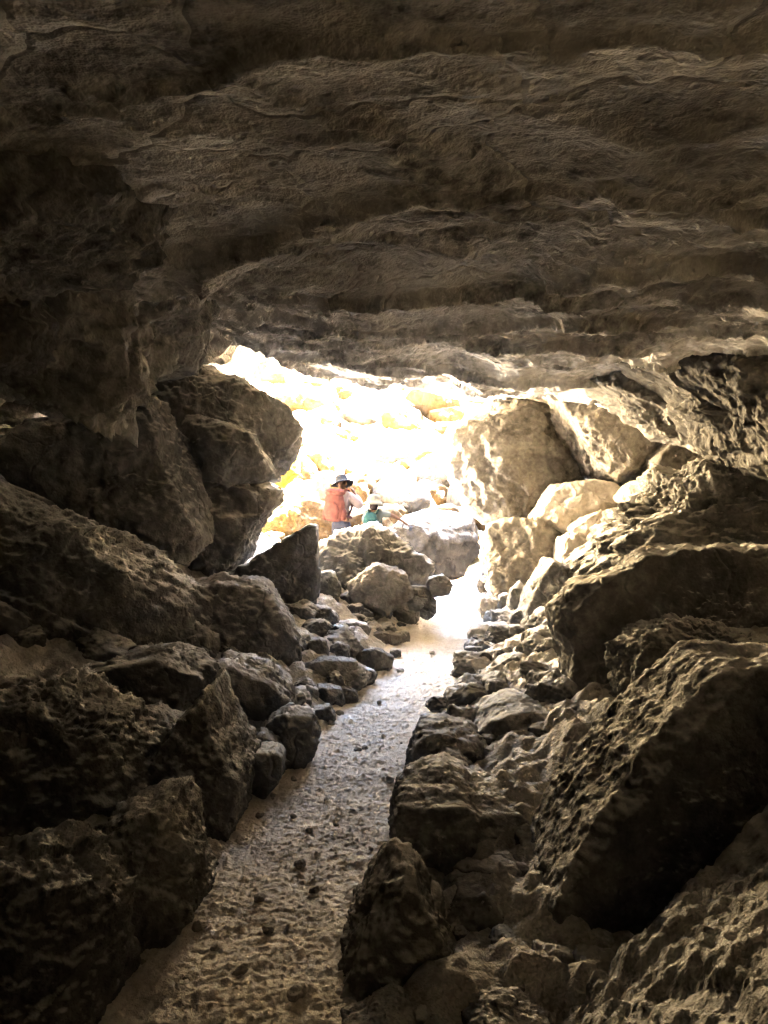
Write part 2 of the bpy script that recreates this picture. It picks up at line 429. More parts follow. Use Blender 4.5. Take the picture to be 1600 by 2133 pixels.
# cave floor under the rocks and the trodden path
def floor():
    ys = np.concatenate([np.arange(-9, 1.2, .3), np.arange(1.2, 11, .032), np.arange(11, 13.4, .1)])
    xs = np.concatenate([np.arange(-7, -3.5, .1), np.arange(-3.5, 4, .034), np.arange(4, 7, .1)])
    X, Y = np.meshgrid(xs, ys); q = np.stack([X.ravel(), Y.ravel(), 0 * X.ravel()], -1)
    off = np.abs(X - path_x(Y)) - path_w(Y) / 2
    Z = ground_z(X, Y) + (.10 * fbm(q * 2.5, 5).reshape(X.shape) + .03 * ridged(q * 7, 2).reshape(X.shape)) * smooth(-.05, .35, off) - .05 * (1 - smooth(0, .25, off))
    wv = .04 * fbm(q * 6, 2)
    for sc, am, sd in ((3.5, .045, 1), (8, .045, 2), (17, .028, 3)):
        f1, f2, cid = worley2(q[:, 0] * sc + wv * sc, q[:, 1] * sc - wv * sc, sd)
        Z = Z + (am * (cid * .8 + .2) * np.clip(1 - f1 * f1 * 1.9, 0, 1)).reshape(X.shape) * smooth(.02, .2, off)
    structure(link('cave_floor', mesh_np('cave_floor', np.stack([X.ravel(), Y.ravel(), Z.ravel()], -1), grid_faces(len(ys), len(xs))), M_FLOOR))
    # path strip
    ys = [1.2]
    while ys[-1] < 13.6: ys.append(ys[-1] + max(.0085, .0026 * ys[-1]))
    ys = np.array(ys); ts = np.linspace(-1, 1, 200)
    w = path_w(ys) / 2 + .12
    Y = np.broadcast_to(ys[:, None], (len(ys), 200)).copy()
    X = path_x(ys)[:, None] + ts[None, :] * w[:, None]
    q = np.stack([X.ravel(), Y.ravel(), 0 * X.ravel()], -1).astype(np.float32)
    wv = np.stack([fbm(q * 5, 2), fbm(q * 5 + 30, 2), 0 * q[:, 0]], -1) * .05
    qa = (q + wv) * np.array([.75, 1.15, 1])
    h = .012 * fbm(q * 2.2, 3) + .005 * fbm(q * 11, 3, .6) + .0055 * fbm(q * 32, 3, .75)
    f1, f2, cid = worley2(q[:, 0] * 4.2 + 2 * wv[:, 0], q[:, 1] * 4.2, 3)
    h = h - .009 * np.exp(-(f1 / .33) ** 2) * (cid > .35)               # heel marks
    g1, g2, gid = worley2(q[:, 0] * 42, q[:, 1] * 42, 5)
    h = h + .007 * np.exp(-(g1 / .30) ** 2) * (gid > .7)
    g1, g2, gid = worley2(q[:, 0] * 17 + 3, q[:, 1] * 17, 8)
    h = h + .013 * np.exp(-(g1 / .26) ** 2) * (gid > .9)               # clods
    edge = smooth(.80, 1.0, np.abs(np.broadcast_to(ts[None, :], X.shape)) + .12 * fbm(q * 3 + 8, 2).reshape(X.shape))
    Z = path_z(Y) + h.reshape(X.shape) + .03 * edge - .0
    structure(link('path', mesh_np('path', np.stack([X.ravel(), Y.ravel(), Z.ravel()], -1), grid_faces(len(ys), 200)), M_PATH))
floor()

# ------------------------------------------------------------------ rocks
def poly_radius(poly, th):
    """distance from the origin to the polygon along angle th (star-shaped)"""
    r = np.full(th.shape, 1e-3)
    dx, dz = np.cos(th), np.sin(th)
    m = len(poly)
    best = np.zeros_like(th)
    for k in range(m):
        a = poly[k]; b = poly[(k + 1) % m]; e = b - a
        den = dx * e[1] - dz * e[0]
        den = np.where(np.abs(den) < 1e-9, 1e-9, den)
        t = (a[0] * e[1] - a[1] * e[0]) / den
        u = (a[0] * dz - a[1] * dx) / den
        ok = (t > 0) & (u >= -1e-6) & (u <= 1 + 1e-6)
        best = np.where(ok, np.maximum(best, t), best)
    return np.maximum(best, 1e-3)

def rock_mesh(name, poly, dep, seed, n, cuts=(), rough=1.0, crust=1.0, facets=5, back=1.0, strata=0.0, k=60.0, chips=20, top=None, topx=.25):
    """closed rock about the origin: outline poly in x,z, half depth dep in y, plane cuts (normal, distance)"""
    rg = np.random.default_rng(seed)
    dirs, faces = cube_sphere(n)
    area = abs(sum(poly[i][0] * poly[(i + 1) % len(poly)][1] - poly[(i + 1) % len(poly)][0] * poly[i][1] for i in range(len(poly)))) / 2
    size = math.sqrt(area)
    th = np.arctan2(dirs[:, 2], dirs[:, 0]); s = np.hypot(dirs[:, 0], dirs[:, 2])
    rp = poly_radius(poly, th)
    t_list = [rp / np.maximum(s, 1e-4)]
    def plane(nv, dist):
        nv = np.array(nv, float); nv /= np.linalg.norm(nv)
        c = dirs @ nv
        t_list.append(np.where(c > 1e-3, dist / np.maximum(c, 1e-3), 1e3))
    hw = max(abs(p[0]) for p in poly); hh = max(abs(p[1]) for p in poly)
    tx = min(1.0, .95 * dep / hw); tz = min(1.0, .95 * dep / hh)
    for _ in range(facets):
        plane((rg.uniform(-.9, .9) * tx, -1, rg.uniform(-.7, .8) * tz), dep * rg.uniform(.85, 1.12))
    for _ in range(4):
        plane((rg.uniform(-.8, .8) * tx, 1, rg.uniform(-.7, .7) * tz), dep * back * rg.uniform(.9, 1.1))
    zmax = max(p[1] for p in poly)
    if top is None: top = rg.uniform(-.06, .10)
    plane((rg.uniform(-topx, topx), -top, 1), zmax * .97)
    for nv, dist in cuts: plane(nv, dist)
    T = np.array(t_list) / size
    rr = (np.sum(np.minimum(T.min(0)[None] / T, 1.0) ** k, 0)) ** (-1 / k) * T.min(0) * size
    p = dirs * rr[:, None]
    for _ in range(chips):                      # broken corners
        nv = rg.normal(size=3) * np.array([1, 1.3, 1]); nv /= np.linalg.norm(nv)
        c = dirs @ nv; sup = (p @ nv).max()
        cut = sup * rg.uniform(.84, .97) if abs(nv[1]) > .45 else sup * rg.uniform(.94, .99)
        rr = np.minimum(rr, np.where(c > 1e-3, cut / np.maximum(c, 1e-3), 1e3)); p = dirs * rr[:, None]
    o = rg.uniform(-50, 50, 3)
    q = (p + o * size) / size
    w = np.stack([noise(q * 1.3 + 7), noise(q * 1.3 + 19), noise(q * 1.3 + 31)], -1) * .25
    d = .045 * fbm(q * 1.7 + w, 5, .6) + .045 * (ridged(q * 2.4 + w, 5, .6) - .9) + .012 * fbm(q * 14, 3, .7)
    if strata:
        a = rg.uniform(-.5, .5); qq = q @ np.array([[math.cos(a), 0, -math.sin(a)], [0, 1, 0], [math.sin(a), 0, math.cos(a)]])
        d = d + strata * .05 * ridged(qq * np.array([.8, .8, 4.0]) + w, 3)
    f, ci = worley3((q + w * .4) * 2.6, seed % 97); d = d + .05 * (ci - .5)
    d = d * size * rough
    pw = p + o
    c1 = fbm(pw * 8, 3) * .014 + (ridged(pw * 13, 3, .6) - .7) * .008
    if size > .25: d = d + .7 * crust * c1 * min(1.0, size / .6)
    if size > .4 and n > 40:
        crust = crust * (.25 + .95 * smooth(-.35, .45, fbm(pw * 1.8 + 3, 2)))
        wj = np.stack([noise(pw * 9), noise(pw * 9 + 5), noise(pw * 9 + 11)], -1) * .05
        f, ci = worley3((pw + wj) * 6.5, 3); d = d + crust * .015 * (ci - .5)
        f, ci = worley3((pw + wj) * 15, 7); d = d + crust * (.006 * (ci - .5) - .007 * np.clip(1 - 1.8 * f, 0, 1))
    if size * n > 40: d = d + crust * .009 * np.abs(noise(pw * 30))
    return mesh_np(name, p + dirs * d[:, None], faces)

_seed = [100]
def jitter_poly(px, rg):
    return px

def rock(label, px, d=None, dep=None, name='boulder', cat='boulder', mat=None, group=None, cuts=(), n=None, lift=0.0, **kw):
    """px: outline in photograph pixels; d: distance of its middle (None: where its foot meets the ground)"""
    _seed[0] += 1
    px = np.array(px, float)
    if d is None:
        foot = px[np.argmax(px[:, 1])]
        d = ray_ground((px[:, 0].min() + px[:, 0].max()) / 2, foot[1] - 6, lift)
        wpx = (px[:, 0].max() - px[:, 0].min()) / 1600 * d
        d += .25 * wpx
    # centroid
    x, y = px[:, 0], px[:, 1]; x1, y1 = np.roll(x, -1), np.roll(y, -1)
    cr = x * y1 - x1 * y; A = cr.sum() / 2
    cx, cyy = ((x + x1) * cr).sum() / (6 * A), ((y + y1) * cr).sum() / (6 * A)
    c = P(cx, cyy, d)
    poly = np.stack([(x - cx) / 1600 * d, -(y - cyy) / 1600 * d], -1)
    w = poly[:, 0].max() - poly[:, 0].min(); h = poly[:, 1].max() - poly[:, 1].min()
    if dep is None: dep = .48 * math.sqrt(w * h)
    if n is None:
        spx = max(x.max() - x.min(), y.max() - y.min()) * .48
        n = int(np.clip(spx / 2.6, 9, 105))
    cc = []
    for (nv, qx, qy, qd) in cuts:
        nv = np.array(nv, float); nv /= np.linalg.norm(nv)
        cc.append((nv, float(nv @ (P(qx, qy, qd) - c))))
    me = rock_mesh(name, poly, dep, _seed[0], n, cuts=cc, **kw)
    o = link(name, me, mat or M_ROCK); o.location = c
    tag(o, label, cat, group)
    return o

# --- left side, from the ceiling down
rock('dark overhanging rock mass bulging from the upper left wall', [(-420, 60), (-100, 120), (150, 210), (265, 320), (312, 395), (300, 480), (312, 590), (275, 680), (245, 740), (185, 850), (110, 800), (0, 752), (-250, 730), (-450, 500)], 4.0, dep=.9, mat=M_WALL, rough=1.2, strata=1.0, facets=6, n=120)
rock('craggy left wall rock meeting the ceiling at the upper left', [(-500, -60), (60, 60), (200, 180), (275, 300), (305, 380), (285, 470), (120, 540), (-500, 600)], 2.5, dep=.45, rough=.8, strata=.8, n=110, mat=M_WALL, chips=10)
rock('blocky dark rock hanging at the left end of the bright opening', [(180, 610), (330, 592), (400, 625), (427, 650), (412, 720), (385, 762), (300, 775), (180, 770)], 5.3, dep=.4, rough=.6, chips=8)
rock('knobbly brown rock at far left edge below the overhang', [(-160, 540), (20, 580), (80, 640), (105, 690), (70, 740), (0, 755), (-160, 760)], 3.0, dep=.25, rough=1.2)
rock('large angular dark boulder leaning at the left side of the opening', [(150, 780), (250, 748), (395, 745), (470, 785), (580, 840), (608, 880), (596, 930), (575, 990), (500, 1025), (380, 1030), (200, 1000)], 8.8, dep=.9, facets=5, rough=.9, top=-.2)
rock('dark wedge of rock projecting below the leaning boulder', [(385, 860), (460, 880), (520, 905), (545, 945), (569, 985), (545, 1000), (500, 1008), (420, 1000), (380, 930)], 7.8, dep=.4, rough=.8)
rock('tall dark boulder with a pale curved rib on the left', [(90, 900), (230, 880), (330, 845), (385, 935), (432, 985), (418, 1060), (442, 1125), (390, 1165), (250, 1160), (120, 1110), (60, 1000)], 7.2, dep=.7, rough=.8, facets=2, top=-.1, cuts=[((.85, -.1, .3), 345, 985, 6.7)])
rock('undercut tawny rock below the leaning boulder beside the gap', [(400, 1012), (500, 1005), (582, 1025), (570, 1052), (530, 1092), (508, 1150), (460, 1205), (420, 1195), (405, 1100)], 8.2, dep=.6, rough=1.1, strata=.8, mat=M_ROCK)
rock('long rounded brown slab lying at the far left edge', [(-160, 960), (0, 995), (110, 1035), (160, 1062), (158, 1085), (90, 1100), (-160, 1060)], 6.6, dep=.35, rough=.5, crust=.4)
rock('wide dark slab with a rough lit sloping top on the left', [(-260, 1000), (0, 1040), (110, 1090), (270, 1140), (375, 1212), (430, 1260), (420, 1400), (330, 1470), (0, 1500), (-260, 1450)], 6.0, dep=.9, mat=M_CRUST, top=.12, crust=1.4)
rock('flat topped dark block right of the wide left slab', [(330, 1240), (372, 1210), (450, 1205), (545, 1217), (600, 1290), (622, 1370), (592, 1430), (520, 1480), (400, 1480), (330, 1400)], 6.5, dep=.55, rough=.7, top=.08)
rock('pointed dark fin of rock rising left of the hikers', [(455, 1205), (540, 1165), (585, 1130), (645, 1092), (662, 1095), (664, 1180), (655, 1280), (640, 1335), (600, 1340), (520, 1300)], 8.0, dep=.3, rough=.5, facets=3, chips=4)
rock('dark boulder under the flat topped block on the left bank', [(440, 1440), (470, 1360), (560, 1392), (602, 1440), (606, 1490), (560, 1550), (470, 1560), (430, 1500)], 5.4, dep=.4)
rock('dark hump of rock in the shade behind the left foreground', [(150, 1420), (250, 1370), (360, 1350), (440, 1400), (430, 1500), (330, 1540), (170, 1530)], 4.9, dep=.5)
rock('crusty rounded boulder filling the left edge of the foreground', [(-160, 1490), (0, 1460), (60, 1440), (150, 1430), (200, 1482), (270, 1500), (330, 1620), (320, 1690), (200, 1760), (0, 1790), (-160, 1740)], 3.7, dep=.5, mat=M_CRUST, crust=1.6, rough=1.2)
rock('small pitted rock wedged behind the crusty left boulder', [(255, 1500), (320, 1478), (388, 1532), (352, 1600), (330, 1650), (270, 1640)], 4.1, dep=.22, mat=M_CRUST, crust=1.3)
rock('tall dark block with a pale ragged right edge at the path', [(330, 1600), (370, 1520), (440, 1430), (462, 1490), (517, 1590), (502, 1680), (472, 1745), (420, 1795), (340, 1760)], 3.95, dep=.42, mat=M_CRUST, rough=.9, cuts=[((.8, -.1, .45), 470, 1580, 3.7)], chips=4)
rock('peaked dark rock leaning into the left edge of the path', [(230, 1720), (300, 1690), (365, 1660), (412, 1760), (428, 1845), (330, 1960), (230, 1990), (200, 1850)], 3.0, dep=.3, mat=M_CRUST, crust=1.2, chips=4)
rock('dark boulder in the lower left corner', [(-160, 1830), (0, 1800), (110, 1780), (215, 1780), (240, 1880), (235, 2000), (215, 2140), (150, 2260), (-160, 2260)], 2.35, dep=.32, mat=M_CRUST, crust=1.2)
rock('small shaded rock wedged between the left foreground boulders', [(120, 1740), (200, 1700), (250, 1720), (260, 1800), (180, 1830), (110, 1800)], 3.3, dep=.2, name='rock', cat='rock')
rock('dark rock behind the tall boulder in the left recess', [(-200, 740), (60, 760), (95, 862), (70, 880), (30, 905), (-200, 930)], 8.9, dep=.5)
rock('dark rock in the left recess below the small chink of light', [(-200, 880), (30, 902), (90, 898), (170, 930), (160, 1020), (-200, 1010)], 8.6, dep=.5)
# small blocks on the left edge of the path
rock('upright brown stone at the left path edge behind a squat one', [(522, 1560), (545, 1515), (580, 1540), (594, 1600), (560, 1630), (522, 1610)], 4.55, dep=.12, name='stone', cat='stone')
rock('squat flat topped brown stone on the left edge of path', [(508, 1562), (575, 1556), (590, 1575), (588, 1615), (555, 1655), (515, 1640)], 4.25, dep=.13, name='stone', cat='stone', rough=.5)
rock('rounded stone behind the two upright brown stones, left edge', [(558, 1500), (600, 1478), (650, 1490), (664, 1540), (640, 1590), (600, 1602), (565, 1560)], 4.8, dep=.2, name='stone', cat='stone')

# --- centre, below the hikers
rock('lumpy brown boulder the two hikers stand behind', [(648, 1140), (690, 1112), (745, 1098), (775, 1084), (800, 1092), (850, 1150), (893, 1172), (895, 1215), (865, 1255), (700, 1265), (640, 1230)], 9.5, dep=.4, rough=1.2, mat=M_ROCK, top=-.1)
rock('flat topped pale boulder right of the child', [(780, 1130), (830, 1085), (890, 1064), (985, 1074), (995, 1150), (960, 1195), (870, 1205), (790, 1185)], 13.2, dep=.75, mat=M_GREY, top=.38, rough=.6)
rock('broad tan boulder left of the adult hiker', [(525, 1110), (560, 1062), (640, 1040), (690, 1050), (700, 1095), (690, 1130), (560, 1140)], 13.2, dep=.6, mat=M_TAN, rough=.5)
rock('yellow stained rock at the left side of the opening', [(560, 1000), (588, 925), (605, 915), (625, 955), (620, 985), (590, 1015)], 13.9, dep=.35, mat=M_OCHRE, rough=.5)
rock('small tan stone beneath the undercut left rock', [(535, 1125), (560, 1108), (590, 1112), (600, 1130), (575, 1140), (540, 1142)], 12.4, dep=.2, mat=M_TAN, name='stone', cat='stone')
TAL = [  # crop (540,880) scale .3
 ('pale cracked rock right of the yellow stained rock', (160, 250, 400, 470)), ('square topped tan block above the adult hiker', (330, 200, 530, 350)),
 ('big pale rock just behind the adult hiker', (385, 340, 540, 560)), ('dark grey wedge between pale rocks left of the adult', (180, 445, 330, 560)),
 ('orange rock right of the adult hiker', (745, 330, 860, 440)), ('long orange slab leaning behind the child', (780, 410, 975, 605)),
 ('pale round rock above the leaning orange slab', (860, 320, 1005, 430)), ('speckled square rock in the upper middle of the rubble', (960, 250, 1095, 365)),
 ('brown block at the foot of the sunlit slope', (1010, 190, 1150, 310)), ('large yellowish rock right on the rubble slope', (1095, 190, 1370, 430)),
 ('flat pale stone slab beside the leaning orange slab', (920, 465, 1030, 515)), ('thin tan slab above the half round stone', (960, 500, 1105, 540)),
 ('half round tan stone in the low rubble row', (980, 530, 1150, 600)), ('upright tan rock in the middle of the rubble', (1195, 465, 1300, 600)),
 ('pale blocky rock beside the round boulder', (1300, 405, 1520, 600)), ('thin tan slab at the back of the flat boulder', (1055, 595, 1185, 635)),
 ('tan rock above the upright one', (1150, 400, 1290, 490)), ('square tan rock left of the upright one', (1070, 425, 1170, 520)),
 ('low pale stone behind the flat boulder', (1270, 560, 1370, 640)), ('wide low stone at right of the rubble', (1350, 580, 1460, 640)),
 ('tan stone touching the foot of the round boulder', (1370, 620, 1470, 690)), ('pale stone at the right end of the rubble row', (1465, 590, 1600, 680)),
 ('triangular tan rock over the adult hiker hat', (590, 290, 720, 370)), ('small rock between hat and orange rock', (655, 365, 745, 440)),
 ('upright pale rock between the two hikers', (660, 420, 760, 640)), ('tan rock below the orange rock', (860, 415, 925, 475)),
 ('pale tan block beside the square tan rock', (1005, 365, 1085, 450)), ('brown stone beside the upright tan rock', (1130, 490, 1200, 580)),
]
def blob(x0, y0, x1, y1, rg, m=None):
    m = m or int(rg.integers(5, 9))
    cx, cy_, a, b = (x0 + x1) / 2, (y0 + y1) / 2, (x1 - x0) / 2, (y1 - y0) / 2
    pts = []; off = rg.uniform(0, 6.28)
    for k in range(m):
        t = off + (k + rg.uniform(-.28, .28)) * 2 * math.pi / m
        c, s = math.cos(t), math.sin(t); e = rg.uniform(.75, 1.05)
        r = rg.uniform(.95, 1.2)
        pts.append((cx + a * r * math.copysign(abs(c) ** e, c), cy_ - b * r * math.copysign(abs(s) ** e, s)))
    return pts
rgb = np.random.default_rng(5)
def talus_d(px, py):
    for d in np.arange(13.0, 40, .05):
        if P(px, py, d)[2] <= .42 + max(d - 13.2, 0) * .62: return float(d)
    return 30.
for i, (lab, (a, b, c, d_)) in enumerate(TAL):
    q = [540 + a * .3, 880 + b * .3, 540 + c * .3, 880 + d_ * .3]
    dd = max(13.1, min(17, talus_d((q[0] + q[2]) / 2, q[3] - 1)))
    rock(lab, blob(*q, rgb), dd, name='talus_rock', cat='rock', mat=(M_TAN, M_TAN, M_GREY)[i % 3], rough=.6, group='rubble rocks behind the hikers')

# --- right side
rock('big rounded boulder with an arched crack right of the opening', [(928, 930), (972, 880), (1035, 855), (1105, 868), (1150, 898), (1185, 940), (1215, 985), (1185, 1015), (1135, 1060), (1105, 1100), (1040, 1105), (985, 1065), (940, 995)], 11.0, dep=.9, rough=.8, facets=7, crust=1.3, mat=M_MID)
rock('sloping boulder arching over the big rounded boulder', [(950, 900), (1010, 850), (1070, 805), (1150, 780), (1210, 830), (1225, 950), (1240, 1010), (1180, 1010), (1080, 960)], 11.6, dep=.6, rough=.8, mat=M_MID)
rock('dark knob of rock under the brow at the right of the opening', [(1050, 800), (1090, 785), (1120, 790), (1150, 820), (1120, 850), (1060, 840)], 12.0, dep=.3, rough=1.2, mat=M_MID)
rock('large brown wall boulder with a yellow tinge on the right', [(1155, 800), (1210, 780), (1290, 790), (1350, 840), (1390, 900), (1375, 960), (1345, 1010), (1290, 1020), (1225, 985), (1195, 930), (1165, 870)], 10.2, dep=.9, facets=6, cuts=[((-.8, -.5, .1), 1175, 900, 9.7)], mat=M_MID)
rock('fractured wedge between the right wall boulders', [(1340, 960), (1375, 920), (1440, 902), (1475, 930), (1480, 985), (1440, 1005), (1350, 1012)], 9.4, dep=.5, mat=M_MID)
rock('long drooping boulder with scalloped face in the right wall', [(1230, 790), (1300, 740), (1400, 700), (1450, 760), (1500, 850), (1560, 920), (1545, 955), (1470, 935), (1390, 890), (1330, 850)], 7.6, dep=.6, strata=.7, rough=1.1)
rock('upper right wall mass under the ceiling', [(1330, 740), (1480, 670), (1640, 640), (1800, 650), (1800, 980), (1650, 1010), (1560, 940), (1500, 860), (1430, 790)], 6.4, dep=.7, strata=.5, rough=1.1)
rock('rounded rock at right edge in front of the wall', [(1555, 970), (1600, 930), (1720, 900), (1750, 1020), (1640, 1040), (1590, 1020)], 7.2, dep=.35)
rock('pale flat sided boulder in front of the right wall', [(1105, 1085), (1150, 1012), (1225, 1002), (1250, 1008), (1305, 1045), (1285, 1085), (1230, 1105), (1150, 1115)], 10.0, dep=.55, mat=M_PALE, rough=.7)
rock('shelf of pale rock jutting from the right wall', [(1290, 1035), (1330, 1000), (1410, 990), (1440, 1000), (1450, 1040), (1400, 1060), (1320, 1065)], 9.0, dep=.45, mat=M_PALE)
rock('small peaked pale rock below the flat sided boulder', [(1185, 1105), (1215, 1080), (1248, 1064), (1280, 1085), (1278, 1120), (1220, 1135)], 9.3, dep=.25, mat=M_PALE, name='rock', cat='rock', chips=4)
rock('ridged pale rock beside the small peaked one', [(1270, 1110), (1285, 1065), (1340, 1055), (1380, 1075), (1370, 1120), (1300, 1135)], 9.0, dep=.3, mat=M_PALE, strata=.8)
rock('rugged lava shelf sloping down from the right wall', [(1235, 1190), (1290, 1120), (1370, 1060), (1430, 1000), (1500, 985), (1620, 1015), (1760, 1040), (1760, 1200), (1400, 1220), (1260, 1215)], 7.6, dep=.9, mat=M_CRUST, rough=1.7, strata=.8, crust=1.6)
rock('broad brown boulder at the head of the path, right side', [(1008, 1130), (1020, 1098), (1060, 1080), (1120, 1090), (1175, 1130), (1183, 1185), (1160, 1240), (1100, 1265), (1050, 1262), (1025, 1215)], 10.0, dep=.55, facets=5, cuts=[((-.7, -.6, .2), 1045, 1150, 9.6)], mat=M_MID)
rock('chunky rock between the path boulder and the lava shelf', [(1165, 1120), (1200, 1108), (1232, 1135), (1228, 1190), (1190, 1205), (1165, 1180)], 9.2, dep=.3, mat=M_PALE, name='rock', cat='rock')
rock('peaked boulder with a sunlit left edge above the path', [(1085, 1300), (1100, 1230), (1140, 1165), (1200, 1190), (1235, 1205), (1220, 1260), (1180, 1310), (1120, 1330)], 8.2, dep=.4, rough=.6, cuts=[((-.85, .05, .5), 1105, 1235, 8.0)], chips=4)
rock('rock with lit face leaning on the large dark boulder', [(1095, 1330), (1110, 1290), (1130, 1262), (1160, 1280), (1165, 1340), (1150, 1370), (1105, 1360)], 7.6, dep=.25, name='rock', cat='rock')
rock('huge dark smooth boulder on the right above the path', [(1148, 1270), (1200, 1217), (1310, 1185), (1330, 1158), (1440, 1148), (1640, 1140), (1780, 1150), (1780, 1450), (1500, 1560), (1250, 1495), (1195, 1450), (1180, 1360)], 5.2, dep=.32, back=.8, rough=.5, facets=0, crust=1.0, top=-.2, topx=0, chips=6, cuts=[((-.80, -.55, .1), 1172, 1340, 5.1), ((-.10, -1, .04), 1400, 1300, 4.95)])
rock('ragged crusty ledge on the right above the great slab', [(1300, 1360), (1320, 1335), (1400, 1310), (1440, 1298), (1520, 1330), (1640, 1345), (1700, 1400), (1640, 1480), (1420, 1500), (1310, 1480)], 4.4, dep=.35, mat=M_CRUST, rough=1.4, crust=1.5)
rock('narrow crusted ridge left of the great slab', [(1140, 1740), (1150, 1690), (1225, 1575), (1270, 1480), (1315, 1462), (1340, 1500), (1290, 1620), (1220, 1740), (1180, 1800)], 3.9, dep=.35, mat=M_CRUST, crust=1.3, rough=.8)
rock('great dark slab with a lit crusted upper edge, right foreground', [(1065, 1890), (1130, 1760), (1165, 1690), (1240, 1590), (1310, 1480), (1375, 1382), (1480, 1372), (1600, 1362), (1800, 1345), (1800, 2200), (1500, 2330), (1250, 2260), (1090, 2080)], 3.1, dep=.48, mat=M_CRUST, rough=.35, facets=0, crust=.9, n=130, chips=5, top=.0, cuts=[((-.70, .03, .71), 1215, 1720, 2.75), ((.1, -1, .12), 1350, 1800, 2.72)])
rock('dark block with a lit ragged top on the right path edge', [(818, 1770), (832, 1645), (870, 1620), (930, 1612), (985, 1645), (1060, 1655), (1085, 1690), (1105, 1740), (1090, 1810), (1020, 1850), (900, 1850), (830, 1830)], 3.6, dep=.38, rough=.7, mat=M_CRUST, top=.08)
rock('pyramid shaped rough rock at the right path edge, foreground', [(690, 2040), (745, 1920), (800, 1800), (822, 1785), (860, 1800), (905, 1880), (962, 2045), (930, 2085), (800, 2100), (700, 2080)], 2.75, dep=.30, mat=M_CRUST, crust=1.5, rough=.9, facets=4, cuts=[((-.75, -.1, .6), 775, 1910, 2.6)], chips=4)
rock('rounded dark boulder in the hollow by the great slab', [(915, 1900), (960, 1850), (1005, 1835), (1060, 1885), (1090, 1990), (1050, 2040), (930, 2020)], 2.95, dep=.22, rough=.5, crust=.5)
rock('jagged small rock in the dark hollow at the bottom', [(1035, 2050), (1080, 1995), (1110, 2005), (1175, 2065), (1180, 2150), (1040, 2160)], 2.5, dep=.15, mat=M_CRUST, crust=.9, name='rock', cat='rock')
rock('grey angular rock at the bottom beside the pyramid rock', [(890, 2100), (915, 2055), (950, 2080), (1000, 2095), (1010, 2160), (900, 2170)], 2.4, dep=.11, name='rock', cat='rock')
rock('pale crumbly rock at the bottom edge of the picture', [(715, 2125), (790, 2095), (830, 2088), (875, 2125), (870, 2190), (730, 2190)], 2.3, dep=.12, mat=M_CRUST, name='rock', cat='rock')
rock('glossy lumpy rock at the bottom edge right of centre', [(970, 2130), (1010, 2100), (1080, 2098), (1145, 2125), (1140, 2200), (980, 2200)], 2.25, dep=.12, mat=M_CRUST, name='rock', cat='rock')
# right path edge, middle distance
rock('wide dark rounded boulder resting on the right path edge stones', [(985, 1510), (1010, 1480), (1070, 1450), (1120, 1462), (1175, 1480), (1185, 1530), (1160, 1575), (1080, 1590), (1010, 1575)], 4.9, dep=.38, rough=.6, top=.06)
rock('flat slab stone jutting onto the path below the dark boulder', [(850, 1600), (862, 1530), (880, 1510), (960, 1508), (995, 1520), (1000, 1590), (960, 1615), (870, 1620)], 4.55, dep=.3, top=.05, mat=M_CRUST)
rock('rounded rock under the wide dark boulder', [(1003, 1590), (1035, 1556), (1075, 1562), (1095, 1600), (1090, 1640), (1040, 1655), (1008, 1635)], 4.4, dep=.2, name='rock', cat='rock')
rock('shaded slab under the huge smooth boulder', [(1085, 1580), (1150, 1560), (1220, 1540), (1235, 1600), (1180, 1650), (1100, 1640)], 4.7, dep=.3)
rock('ragged topped rock above the dark block, right edge', [(888, 1605), (930, 1566), (960, 1575), (985, 1600), (1020, 1640), (1000, 1665), (900, 1650)], 4.15, dep=.2, mat=M_CRUST, name='rock', cat='rock')
rock('two lobed lumpy rock in the gap before the narrow ridge', [(1085, 1720), (1090, 1660), (1105, 1625), (1160, 1620), (1170, 1680), (1150, 1740), (1110, 1750)], 4.0, dep=.22, mat=M_CRUST, name='rock', cat='rock')
rock('low leaning rock on the bank behind the narrow ridge', [(1180, 1580), (1190, 1535), (1215, 1528), (1228, 1560), (1215, 1600), (1190, 1605)], 4.6, dep=.15, name='rock', cat='rock')

